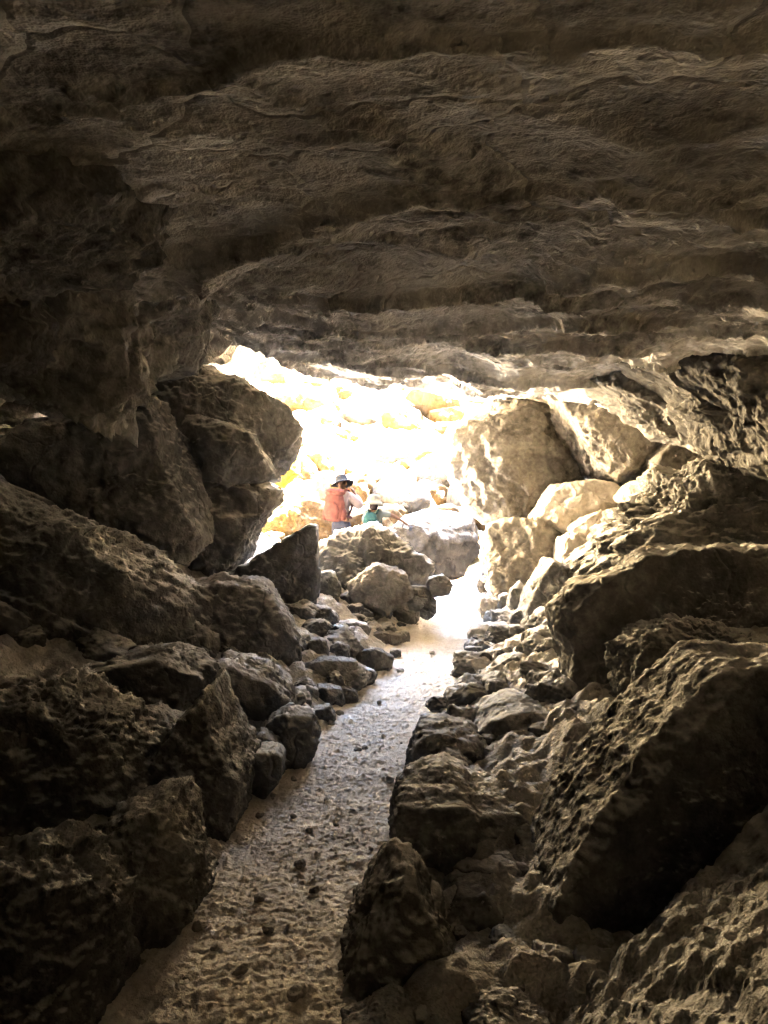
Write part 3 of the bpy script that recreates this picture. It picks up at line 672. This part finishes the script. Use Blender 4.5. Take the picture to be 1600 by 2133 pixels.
# edge stones, photograph crop (640,1160) scale .4125
LS = [('rounded pale green tinged rock beside the dark fin', (30, 70, 165, 240)), ('large faceted rock on the left bank under the hikers boulder', (205, 45, 515, 270)),
 ('rounded stone at the foot of the large faceted rock', (150, 175, 280, 275)), ('small stone tucked beside the large faceted rock', (270, 190, 340, 260)),
 ('rough topped rock at the left path edge, middle distance', (425, 225, 575, 350)), ('stone behind the rough topped left edge rock', (510, 180, 620, 270)),
 ('orange lit upright stone at the left edge of path', (570, 190, 650, 310)), ('flat stone beneath the head of the path', (510, 145, 640, 200)), ('brown stone at the left head of the path', (600, 90, 735, 195)),
 (0, (235, 255, 330, 340)), (0, (300, 270, 400, 350)), (0, (145, 320, 315, 425)), (0, (200, 285, 300, 340)), ('blocky stone with a lit top on the left path edge', (320, 375, 470, 460)),
 (0, (440, 370, 520, 440)), (0, (85, 370, 205, 470)), (0, (200, 400, 320, 475)), (0, (0, 405, 110, 560)), (0, (110, 435, 215, 555)), ('long low block of stone lining the left path edge', (245, 465, 430, 585)),
 (0, (420, 460, 475, 520)), (0, (200, 465, 255, 515)), ('broad layered rock with a lit top, left path edge', (-60, 510, 260, 680)), ('sharp cornered stone right of the broad layered rock', (190, 555, 345, 660)),
 (0, (30, 650, 190, 770)), ('square stone below the broad layered rock', (150, 655, 260, 750)), (0, (-30, 650, 60, 760)), ('low rounded stone beside the small pale pebble', (25, 740, 145, 850)),
 ('tiny pale pebble at the left path edge', (140, 775, 185, 810)), (0, (355, 325, 440, 380)), (0, (365, 260, 430, 320)), (0, (420, 330, 500, 370)), (0, (0, 330, 90, 410)), (0, (60, 270, 160, 370))]
RS = [('upright stone at the right head of the path', (855, 200, 960, 330)), (0, (910, 290, 990, 340)), (0, (960, 190, 1040, 300)), ('long flat topped stone at the right path edge, far row', (820, 335, 1030, 440)),
 (0, (1020, 335, 1095, 440)), ('long low stone below the far flat topped one', (785, 440, 1010, 510)), ('stone with a bluish lit top on the right edge', (1000, 415, 1075, 500)), (0, (1080, 440, 1180, 530)), (0, (1180, 480, 1260, 560)),
 ('dark faceted stone on the right path edge', (790, 500, 950, 620)), ('angular stone in the middle of the right bank', (960, 490, 1155, 610)), (0, (1145, 535, 1250, 610)), (0, (865, 570, 1010, 660)), ('egg shaped upright stone on the right bank', (900, 605, 1020, 740)),
 (0, (1015, 615, 1085, 680)), ('pale flat stone at the foot of the huge smooth boulder', (1080, 590, 1285, 690)), ('pale ridged stone below the pale flat stone', (1130, 655, 1295, 760)), (0, (750, 605, 900, 700)), ('sloping striped stone above the wide dark boulder', (700, 645, 925, 780)),
 ('pale wedge stone under the tip of the huge boulder', (1245, 725, 1330, 850)), ('low slab at the path edge above the jutting slab', (595, 770, 860, 850)), ('small rock right of the ragged topped rock', (815, 1070, 915, 1190)), (0, (1000, 1180, 1080, 1240)), (0, (1030, 1155, 1110, 1210)),
 (0, (905, 105, 1000, 205)), (0, (1020, 130, 1110, 300)), (0, (880, 60, 960, 130))]
for side, lst in (('left', LS), ('right', RS)):
    for lab, (a, b, c, d_) in lst:
        q = [640 + a * .4125, 1160 + b * .4125, 640 + c * .4125, 1160 + d_ * .4125]
        bx = (q[0] + q[2]) / 2
        dd = ray_ground(bx, q[3] - 6) + .25 * (q[2] - q[0]) / 1600 * 8
        if side == 'left' and q[3] < 1300: dd = min(dd, 8.75)
        rock(lab or f'dusty small stone in the heap along the {side} edge of the path', blob(*q, rgb), dd, name='stone', cat='stone',
             mat=(M_ROCK, M_CRUST, M_MID)[_seed[0] % 3] if side == 'left' else (M_ROCK, M_CRUST, M_PALE)[_seed[0] % 3], group=f'stones lining the {side} edge of the path', rough=.8, n=max(14, int((q[2] - q[0]) * .48 / 2)))

# filler stones where heaps hide their foundations, and rubble on the sunlit slope: copies of a few shapes
def proto(n, seed, rough=1.0):
    rg = np.random.default_rng(seed)
    poly = np.array([(x, -z) for x, z in blob(-1, -.75, 1, .75, rg, 9)])
    return rock_mesh('stone', poly, .85, seed, n, rough=rough, crust=0)
PROTO = [proto(14, 900 + k) for k in range(7)]
def scatter(mesh, mat, loc, size, rg, label, cat, name, group):
    o = bpy.data.objects.new(name, mesh); COL.objects.link(o)
    o.location = loc
    s = size / 2
    o.scale = (s * rg.uniform(.8, 1.25), s * rg.uniform(.8, 1.2), s * rg.uniform(.7, 1.1))
    o.rotation_euler = (rg.uniform(-.5, .5), rg.uniform(-.5, .5), rg.uniform(0, 6.28))
    tag(o, label, cat, group); return o
PROTO_P = [m.copy() for m in PROTO]
for m in PROTO_P: m.materials.append(M_PEB)
PROTO_B = [proto(22, 950 + k, 1.2) for k in range(5)]
for m in PROTO_B: m.materials.append(M_ROCK)
PROTO_T = []
for k, me in enumerate(PROTO):
    me.materials.append(M_ROCK); m2 = me.copy(); m2.materials.clear(); m2.materials.append((M_TAN, M_TAN, M_GREY)[k % 3]); PROTO_T.append(m2)
rg = np.random.default_rng(44)
cnt = 0
for i in range(2000):
    y = 13.8 + 13 * rg.uniform() ** 1.7; x = rg.uniform(-.17, .16) * y
    z = ground_z(1.0, y)
    s = rg.choice([.4, .6, .85, 1.2], p=[.25, .35, .28, .12]) * rg.uniform(.8, 1.2)
    if abs(x - .3) > 5 + .12 * (y - 13): continue
    scatter(PROTO_T[i % 7], None, (x, y, z + s * .12), s, rg, 'sunlit rubble rock on the bright slope beyond the cave', 'rock', 'talus_rock', 'rubble on the sunlit slope')
    cnt += 1
    if cnt >= 230: break
rg = np.random.default_rng(31)
for i in range(125):
    y = rg.uniform(3.6, 11.5); sd = -1 if i % 2 else 1
    off = .02 + 1.25 * rg.uniform() ** 1.3
    x = float(path_x(y)) + sd * (float(path_w(y)) / 2 + off); s_ = (.07 + .26 * rg.uniform() ** 2) * (.75 + .5 * off)
    scatter(PROTO[i % 7], None, (x, y, float(ground_z(x, y)) + s_ * .10), s_, rg, 'small loose stone filling the heap on the %s bank of the path' % ('left' if sd < 0 else 'right'), 'stone', 'bank_stone', 'filling stones on the banks')
for i in range(62):
    x, y = rg.uniform(.0, 1.0), rg.uniform(2.25, 3.7); s_ = .05 + .16 * rg.uniform() ** 2
    if x < path_x(y) + path_w(y) / 2 + .05: continue
    scatter(PROTO[i % 7], None, (x, y, float(ground_z(x, y)) + s_ * .15), s_, rg, 'small stone in the dark hollow between the great slab and the path', 'stone', 'hollow_stone', 'stones in the dark hollow')
for i in range(60):
    y = rg.uniform(4.2, 9.0); off = .05 + .95 * rg.uniform()
    x = float(path_x(y)) + (1 if i % 3 else -1) * (float(path_w(y)) / 2 + off); s_ = rg.uniform(.16, .36)
    scatter(PROTO_B[i % 5], None, (x, y, float(ground_z(x, y)) + s_ * .2), s_, rg, 'fist to head sized angular stone heaped on the bank beside the path', 'stone', 'bank_stone', 'larger filling stones on the banks')
for i in range(16):
    y = rg.uniform(3.9, 6.0); x = rg.uniform(-2.7, -1.2); s_ = rg.uniform(.18, .5)
    scatter(PROTO_B[i % 5], None, (x, y, float(ground_z(x, y)) + s_ * .2), s_, rg, 'shaded stone lying between the left boulders away from the path', 'stone', 'bank_stone', 'shaded stones between the left boulders')
# stones round the head of the path
rg = np.random.default_rng(77)
for i in range(44):
    y = rg.uniform(10.2, 13.4); sd = -1 if i % 2 else 1
    off = .03 + (.75 if sd < 0 else 1.0) * rg.uniform()
    x = float(path_x(y)) + sd * (float(path_w(y)) / 2 + off); s_ = .10 + .32 * rg.uniform() ** 2
    scatter(PROTO_T[i % 7], None, (x, y, float(ground_z(x, y)) + s_ * .12), s_, rg, 'tan stone strewn beside the bright %s side of the path head' % ('left' if sd < 0 else 'right'), 'stone', 'stone', 'stones round the head of the path')
# pebbles on the path
rg = np.random.default_rng(12)
for px, py, s in [(625, 1805, .055), (612, 1705, .03), (645, 1735, .045), (612, 1627, .04), (680, 1668, .03), (812, 1628, .05), (560, 1940, .045), (540, 1880, .05), (415, 1935, .05), (700, 1720, .025), (735, 1690, .025), (690, 1510, .05), (835, 1400, .06), (900, 1362, .07), (790, 1465, .04), (760, 1560, .04), (655, 1860, .04), (500, 2030, .05), (620, 2080, .06), (450, 1980, .04)]:
    d = ray_ground(px, py)
    p = P(px, py, d)
    scatter(PROTO_P[int(px) % 7], None, (p[0], d, float(path_z(d)) + s * .15), s * .95, rg, 'loose pebble lying on the trodden path', 'pebble', 'pebble', 'pebbles on the path')
for i in range(24):
    y = 2.2 + 9 * rg.uniform() ** 1.6; w = float(path_w(y)) / 2
    x = float(path_x(y)) + (rg.choice([-1, 1]) * w * rg.uniform(.75, 1.12) if i % 3 else rg.uniform(-w, w))
    s = rg.uniform(.012, .03)
    scatter(PROTO_P[i % 7], None, (x, y, float(path_z(y)) + s * .2), s * 1.4, rg, 'loose pebble lying on the trodden path', 'pebble', 'pebble', 'pebbles on the path')

# rubble bank in the lower right corner
def rubble():
    xs = np.arange(.15, 2.6, .0125); ys = np.arange(.9, 2.75, .0125)
    X, Y = np.meshgrid(xs, ys); q = np.stack([X.ravel(), Y.ravel(), 0 * X.ravel()], -1).astype(np.float32)
    edge = 2.3 + .4 * (X - .55)
    Z = .02 + .67 * (X - .55) - .25 * (Y - edge)
    Z = np.minimum(Z, 1.1) - 2.0 * np.maximum(Y - edge, 0)
    wv = .05 * fbm(q * 6, 2)
    for sc, am, sd in ((4.5, .06, 1), (9, .045, 2), (19, .026, 3), (38, .013, 5)):
        f1, f2, cid = worley2(q[:, 0] * sc + wv * sc, q[:, 1] * sc - wv * sc, sd)
        Z = Z + (am * (cid * .8 + .2) * np.clip(1 - f1 * f1 * 1.7, 0, 1) * (.3 + .9 * smooth(-.4, .5, fbm(q * 2.3 + sd, 2)))).reshape(X.shape)
    Z = Z + (.02 * fbm(q * 20, 3)).reshape(X.shape)
    Z = np.maximum(Z, -.4)
    o = link('rubble_bank', mesh_np('rubble_bank', np.stack([X.ravel(), Y.ravel(), Z.ravel()], -1), grid_faces(len(ys), len(xs))), M_CRUST)
    o['kind'] = 'stuff'; o['label'] = 'crumbly lava rubble heaped in the lower right corner'; o['category'] = 'rubble'
rubble()

# ------------------------------------------------------------------ people
def skin(name, joints, edges, mat, parent, root=0, sub=2):
    me = bpy.data.meshes.new(name)
    me.from_pydata([j[0] for j in joints], edges, [])
    o = bpy.data.objects.new(name, me); COL.objects.link(o)
    if not me.skin_vertices: me.attributes  # layer comes with the modifier below
    md = o.modifiers.new('skin', 'SKIN')
    if not me.skin_vertices:
        bpy.context.view_layer.objects.active = o
        bpy.ops.mesh.customdata_skin_add()
    for i, j in enumerate(joints):
        r = j[1]; me.skin_vertices[0].data[i].radius = (r, r) if not isinstance(r, tuple) else r
        me.skin_vertices[0].data[i].use_root = (i == root)
    md.use_smooth_shade = True
    sb = o.modifiers.new('sub', 'SUBSURF'); sb.levels = sub; sb.render_levels = sub
    me.materials.append(mat); o.parent = parent
    return o

def lathe(name, prof, mat, parent, seg=40, wob=None, loc=(0, 0, 0), rot=(0, 0, 0), sx=1, sy=1):
    v = []
    for r, z in prof:
        for k in range(seg):
            a = 2 * math.pi * k / seg
            dz = wob(a, r) if wob else 0
            v.append((r * math.cos(a) * sx, r * math.sin(a) * sy, z + dz))
    f = [(i * seg + k, i * seg + (k + 1) % seg, (i + 1) * seg + (k + 1) % seg, (i + 1) * seg + k) for i in range(len(prof) - 1) for k in range(seg)]
    me = mesh_np(name, np.array(v), np.array(f)); o = link(name, me, mat, parent)
    o.location = loc; o.rotation_euler = rot
    sd = o.modifiers.new('thick', 'SOLIDIFY'); sd.thickness = .004
    return o

def soft_box(name, dims, mat, parent, loc, rot=(0, 0, 0), e=3.2, taper=0.0, n=14, pinch=0.0):
    dirs, faces = cube_sphere(n)
    d = np.array(dims) / 2
    t = (np.sum(np.abs(dirs / d) ** e, 1)) ** (-1 / e)
    p = dirs * t[:, None]
    k = 1 - taper * (p[:, 2] / d[2])
    p[:, 0] *= k; p[:, 1] *= 1 - .6 * taper * (p[:, 2] / d[2])
    p += dirs * (.012 * noise(p * 14 + 3))[:, None] * pinch
    o = link(name, mesh_np(name, p, faces), mat, parent); o.location = loc; o.rotation_euler = rot
    return o

def tube(name, pts, r, mat, parent, flat=1.0):
    cu = bpy.data.curves.new(name, 'CURVE'); cu.dimensions = '3D'; cu.bevel_depth = r; cu.bevel_resolution = 3
    sp = cu.splines.new('BEZIER'); sp.bezier_points.add(len(pts) - 1)
    for b, p in zip(sp.bezier_points, pts):
        b.co = p; b.handle_left_type = b.handle_right_type = 'AUTO'
    tmp = bpy.data.objects.new(name, cu); COL.objects.link(tmp)
    dg = bpy.context.evaluated_depsgraph_get()
    me = bpy.data.meshes.new_from_object(tmp.evaluated_get(dg)); COL.objects.unlink(tmp); bpy.data.objects.remove(tmp)
    for pl in me.polygons: pl.use_smooth = True
    me.materials.clear()
    return link(name, me, mat, parent)

M_SKIN = plain_mat('skin', (0.028, 0.0161, 0.0112), .6, .08, 30, .05)
M_HAT = plain_mat('dark_blue_felt', (0.00638, 0.00645, 0.00675), .9, .2, 60)
M_PINK = plain_mat('pale_pink_cloth', (0.0364, 0.028, 0.0259), .9, .1, 18, .5)
M_RED = plain_mat('coral_nylon', (.0175, .0066, .0050), .65, .15, 22, .5)
M_STRAP = plain_mat('dark_webbing', (.012, .006, .006), .8, .2)
M_TROUSER = plain_mat('grey_trousers', (0.0063, 0.0063, 0.00805), .9, .15, 20, .4)
M_CREAM = plain_mat('cream_cotton', (0.0315, 0.0287, 0.0217), .9, .1, 40)
M_TEAL = plain_mat('teal_nylon', (.0046, .0105, .0100), .7, .2, 24, .5)
M_TEE = plain_mat('pale_green_cloth', (0.0252, 0.028, 0.0245), .9, .1, 20, .4)
M_HAIR = plain_mat('dark_hair', (.006, .0045, .004), .6, .3, 80, .5)
M_BLACK = plain_mat('black_plastic', (.02, .02, .022), .4, .2)
M_WHITE = plain_mat('white_plastic', (0.09, 0.09, 0.09), .4, .05)
M_EYE = plain_mat('eye', (.05, .03, .02), .2, .1)
M_BOOT = plain_mat('boot_leather', (.06, .04, .03), .7, .2)

def body(root, k, arm_r, arm_l, fingers_r):
    """one continuous figure, feet at z 0, facing +y; arm_* = (elbow, wrist, palm)"""
    J = [((0, 0, .93), .12), ((0, -.005, 1.10), .105), ((0, 0, 1.30), .12), ((0, .005, 1.44), .06), ((0, .02, 1.53), .062), ((0, .035, 1.60), .088), ((0, .025, 1.67), .085),
         ((-.09, 0, .86), .09), ((-.10, .02, .50), .06), ((-.10, -.02, .09), .04), ((-.11, .14, .045), .035),
         ((.09, 0, .86), .09), ((.10, .02, .50), .06), ((.10, -.02, .09), .04), ((.11, .14, .045), .035),
         ((.17, 0, 1.39), .055), (arm_r[0], .042), (arm_r[1], .028), (arm_r[2], .034),
         ((-.17, 0, 1.39), .055), (arm_l[0], .042), (arm_l[1], .028), (arm_l[2], .034),
         ((0, .125, 1.60), .018)]
    E = [(0, 1), (1, 2), (2, 3), (3, 4), (4, 5), (5, 6), (0, 7), (7, 8), (8, 9), (9, 10), (0, 11), (11, 12), (12, 13), (13, 14),
         (2, 15), (15, 16), (16, 17), (17, 18), (2, 19), (19, 20), (20, 21), (21, 22), (5, 23)]
    for base, sgn, arm in ((18, 1, arm_r), (22, -1, arm_l)):
        w, pl = np.array(arm[1]), np.array(arm[2]); ax = (pl - w) / np.linalg.norm(pl - w)
        side = np.cross(ax, (0, 0, 1.0)) if abs(ax[2]) < .8 else np.cross(ax, (0, 1.0, 0)); side /= np.linalg.norm(side)
        nrm = np.cross(side, ax)
        for q, (o_, ln) in enumerate(((-.03, .06), (-.01, .075), (.01, .072), (.03, .055))):
            a = pl + side * o_ + ax * .03; b = a + ax * ln * .5 - nrm * .01; c = b + ax * ln * .3 - nrm * .03
            i = len(J); J += [(tuple(a), .010), (tuple(b), .0095), (tuple(c), .008)]; E += [(base, i), (i, i + 1), (i + 1, i + 2)]
        a = w + ax * .03 + side * .04; b = a + side * .025 + ax * .02 - nrm * .02
        i = len(J); J += [(tuple(a), .012), (tuple(b), .010)]; E += [(base - 1, i), (i, i + 1)]
    J = [((np.array(p) * k).tolist(), r * k) for p, r in J]
    return skin('body', J, E, M_SKIN, root)

def empty(name, loc, rz=0):
    o = bpy.data.objects.new(name, None); o.location = loc; o.rotation_euler = (0, 0, rz); COL.objects.link(o); return o

def clothes(name, J, E, mat, root, k): return skin(name, [((np.array(p) * k).tolist(), r * k) for p, r in J], E, mat, root)

def ear_eye(root, k):
    for sx in (-1, 1):
        soft_box('ear', (.02 * k, .04 * k, .06 * k), M_SKIN, root, (sx * .088 * k, .02 * k, 1.60 * k), n=6)
        soft_box('eye', (.02 * k,) * 3, M_EYE, root, (sx * .032 * k, .112 * k, 1.615 * k), n=6, e=2)

def hat(root, k, crown_h, crown_r, brim_r, mat, loc, rot, droop, band):
    c = crown_r; prof = [(.001, crown_h), (c * .55, crown_h * .985), (c * .86, crown_h * .86), (c * .97, crown_h * .5), (c * 1.03, .004), (c * 1.12, -.006), (brim_r * .8, -droop * .5), (brim_r, -droop)]
    h = lathe('hat', prof, mat, root, wob=lambda a, r: (.012 * math.cos(2 * a + .4) + .006 * math.sin(3 * a)) * (r / brim_r) ** 2, loc=loc, rot=rot)
    b = lathe('hat_band', [(c * 1.03, .010), (c * 1.02, .035)], band, h)
    return h

# adult
ax_, ay_ = float(P(711, 1000, 12.4)[0]), 12.4
az_ = float(ground_z(ax_, ay_)) - .02
k = (CAM_Z + (1066 - 984) / 1600 * ay_ - az_) / 1.80
ad = empty('person', (ax_, ay_, az_), R(-22))
tag(ad, 'adult hiker with a coral backpack and dark sun hat, seen from behind', 'person')
arm_r = ((.33, .08, 1.20), (.17, .24, 1.42), (.11, .25, 1.50)); arm_l = ((-.31, .08, 1.18), (-.10, .28, 1.40), (-.05, .26, 1.49))
body(ad, k, arm_r, arm_l, None)
J = [((0, 0, .98), .155), ((0, 0, 1.12), .145), ((0, 0, 1.30), .155), ((0, .005, 1.43), .08), ((.17, 0, 1.385), .085), ((.26, .04, 1.29), .098), (arm_r[0], .085), ((.25, .17, 1.32), .065), ((.185, .225, 1.40), .042),
     ((-.17, 0, 1.385), .085), ((-.25, .04, 1.28), .098), (arm_l[0], .085), ((-.2, .18, 1.30), .065), ((-.11, .265, 1.385), .042)]
clothes('shirt', J, [(0, 1), (1, 2), (2, 3), (2, 4), (4, 5), (5, 6), (6, 7), (7, 8), (2, 9), (9, 10), (10, 11), (11, 12), (12, 13)], M_PINK, ad, k)
J = [((0, 0, .99), .15), ((0, 0, .90), .15), ((-.09, 0, .82), .105), ((-.10, .02, .50), .078), ((-.10, -.015, .12), .062), ((.09, 0, .82), .105), ((.10, .02, .50), .078), ((.10, -.015, .12), .062)]
clothes('trousers', J, [(0, 1), (1, 2), (2, 3), (3, 4), (1, 5), (5, 6), (6, 7)], M_TROUSER, ad, k)
for sx in (-1, 1):
    soft_box('boot', (.10 * k, .28 * k, .13 * k), M_BOOT, ad, (sx * .105 * k, .05 * k, .065 * k))
ear_eye(ad, k)
hat(ad, k, .115 * k, .112 * k, .205 * k, M_HAT, (0, .02 * k, 1.645 * k), (R(-10), R(-15), 0), .055 * k, M_STRAP)
bp = soft_box('backpack', (.36 * k, .22 * k, .52 * k), M_RED, ad, (-.01 * k, -.255 * k, 1.20 * k), (R(4), R(3), 0), taper=.10, n=20, pinch=1.0)
soft_box('lid', (.32 * k, .20 * k, .13 * k), M_RED, bp, (0, .01, .245 * k), (R(6), 0, 0), n=12, pinch=1.0)
soft_box('front_pocket', (.27 * k, .09 * k, .30 * k), M_RED, bp, (.0, -.10 * k, -.08 * k), n=14, pinch=1.2)
soft_box('side_pocket', (.07 * k, .14 * k, .20 * k), M_RED, bp, (.175 * k, 0, -.14 * k), n=10)
soft_box('side_pocket', (.07 * k, .14 * k, .20 * k), M_RED, bp, (-.175 * k, 0, -.14 * k), n=10)
tube('zip', [(.06 * k, -.112 * k, .16 * k), (.045 * k, -.13 * k, 0), (.03 * k, -.15 * k, -.16 * k)], .004, M_STRAP, bp)
for sx in (-1, 1):
    tube('shoulder_strap', [(sx * .10 * k, -.12 * k, 1.42 * k), (sx * .12 * k, -.02 * k, 1.50 * k), (sx * .12 * k, .12 * k, 1.42 * k), (sx * .14 * k, .155 * k, 1.25 * k), (sx * .17 * k, -.05 * k, 1.05 * k)], .018, M_RED, ad)
tube('hip_belt', [(-.16 * k, -.15 * k, 1.03 * k), (-.19 * k, 0, 1.01 * k), (0, .17 * k, 1.0 * k), (.19 * k, 0, 1.01 * k), (.16 * k, -.15 * k, 1.03 * k)], .017, M_STRAP, ad)
tube('compression_strap', [(.17 * k, -.30 * k, 1.14 * k), (.19 * k, -.2 * k, 1.10 * k), (.17 * k, -.12 * k, 1.07 * k)], .007, M_STRAP, ad)

# child
cx_, cy_c = float(P(779, 1000, 12.05)[0]), 12.05
cz_ = float(ground_z(cx_, cy_c)) - .02
kc = (CAM_Z + (1066 - 1027) / 1600 * cy_c - cz_) / 1.81
ch = empty('person', (cx_, cy_c, cz_), R(-14))
tag(ch, 'child in a cream bucket hat and teal backpack reaching out to the right', 'person')
arm_r = ((.40, .12, 1.33), (.60, .22, 1.20), (.66, .25, 1.15)); arm_l = ((-.24, .02, 1.16), (-.22, .14, .98), (-.21, .18, .92))
body(ch, kc, arm_r, arm_l, None)
J = [((0, 0, .96), .145), ((0, 0, 1.12), .135), ((0, 0, 1.30), .145), ((0, .005, 1.43), .075), ((.17, 0, 1.385), .075), ((.28, .055, 1.36), .07), ((.35, .095, 1.345), .062),
     ((-.17, 0, 1.385), .075), ((-.21, .01, 1.28), .068), ((-.235, .02, 1.2), .062)]
clothes('shirt', J, [(0, 1), (1, 2), (2, 3), (2, 4), (4, 5), (5, 6), (2, 7), (7, 8), (8, 9)], M_TEE, ch, kc)
J = [((0, 0, .99), .14), ((0, 0, .90), .14), ((-.09, 0, .82), .10), ((-.10, .02, .50), .075), ((-.10, -.015, .12), .06), ((.09, 0, .82), .10), ((.10, .02, .50), .075), ((.10, -.015, .12), .06)]
clothes('trousers', J, [(0, 1), (1, 2), (2, 3), (3, 4), (1, 5), (5, 6), (6, 7)], M_TROUSER, ch, kc)
for sx in (-1, 1):
    soft_box('boot', (.10 * kc, .27 * kc, .12 * kc), M_BOOT, ch, (sx * .105 * kc, .05 * kc, .06 * kc))
ear_eye(ch, kc)
soft_box('hair', (.20 * kc, .19 * kc, .26 * kc), M_HAIR, ch, (0, -.025 * kc, 1.575 * kc), e=2.4, n=12, pinch=1.0)
hat(ch, kc, .135 * kc, .13 * kc, .225 * kc, M_CREAM, (0, .015 * kc, 1.65 * kc), (R(-4), R(6), 0), .085 * kc, M_STRAP)
cb = soft_box('backpack', (.30 * kc, .15 * kc, .40 * kc), M_TEAL, ch, (-.02 * kc, -.2 * kc, 1.20 * kc), taper=.08, n=16, pinch=1.0)
soft_box('front_pocket', (.23 * kc, .06 * kc, .20 * kc), M_TEAL, cb, (0, -.07 * kc, -.06 * kc), n=10, pinch=1.0)
for sx in (-1, 1):
    tube('shoulder_strap', [(sx * .09 * kc, -.12 * kc, 1.38 * kc), (sx * .11 * kc, -.02 * kc, 1.46 * kc), (sx * .11 * kc, .12 * kc, 1.40 * kc), (sx * .13 * kc, .15 * kc, 1.22 * kc), (sx * .15 * kc, -.05 * kc, 1.05 * kc)], .015, M_TEAL, ch)
# torch in the child's hand
c_, s_ = math.cos(R(-14)), math.sin(R(-14))
hx, hy, hz = .665 * kc, .255 * kc, 1.13 * kc
tr = empty('flashlight', (cx_ + hx * c_ - hy * s_, cy_c + hx * s_ + hy * c_, cz_ + hz - .03))
tag(tr, 'black and white flashlight held in the reaching child hand', 'flashlight')
def cyl(name, r, ln, mat, x0):
    v = []; seg = 20; prof = [(0.001, 0), (r * .92, 0), (r, .006), (r, ln - .006), (r * .92, ln), (.001, ln)]
    for rr_, z in prof:
        for q in range(seg): v.append((x0 + z, rr_ * math.cos(2 * math.pi * q / seg), rr_ * math.sin(2 * math.pi * q / seg)))
    f = [(i * seg + q, i * seg + (q + 1) % seg, (i + 1) * seg + (q + 1) % seg, (i + 1) * seg + q) for i in range(len(prof) - 1) for q in range(seg)]
    return link(name, mesh_np(name, np.array(v), np.array(f)), mat, tr)
cyl('body', .028, .09, M_WHITE, -.06); cyl('lamp_head', .038, .05, M_BLACK, .03); cyl('end_cap', .026, .02, M_BLACK, -.08)
tube('wrist_loop', [(-.075, 0, 0), (-.11, .01, .03), (-.10, 0, .055), (-.06, 0, .03)], .004, M_RED, tr)
tr.rotation_euler = (0, R(18), R(10))
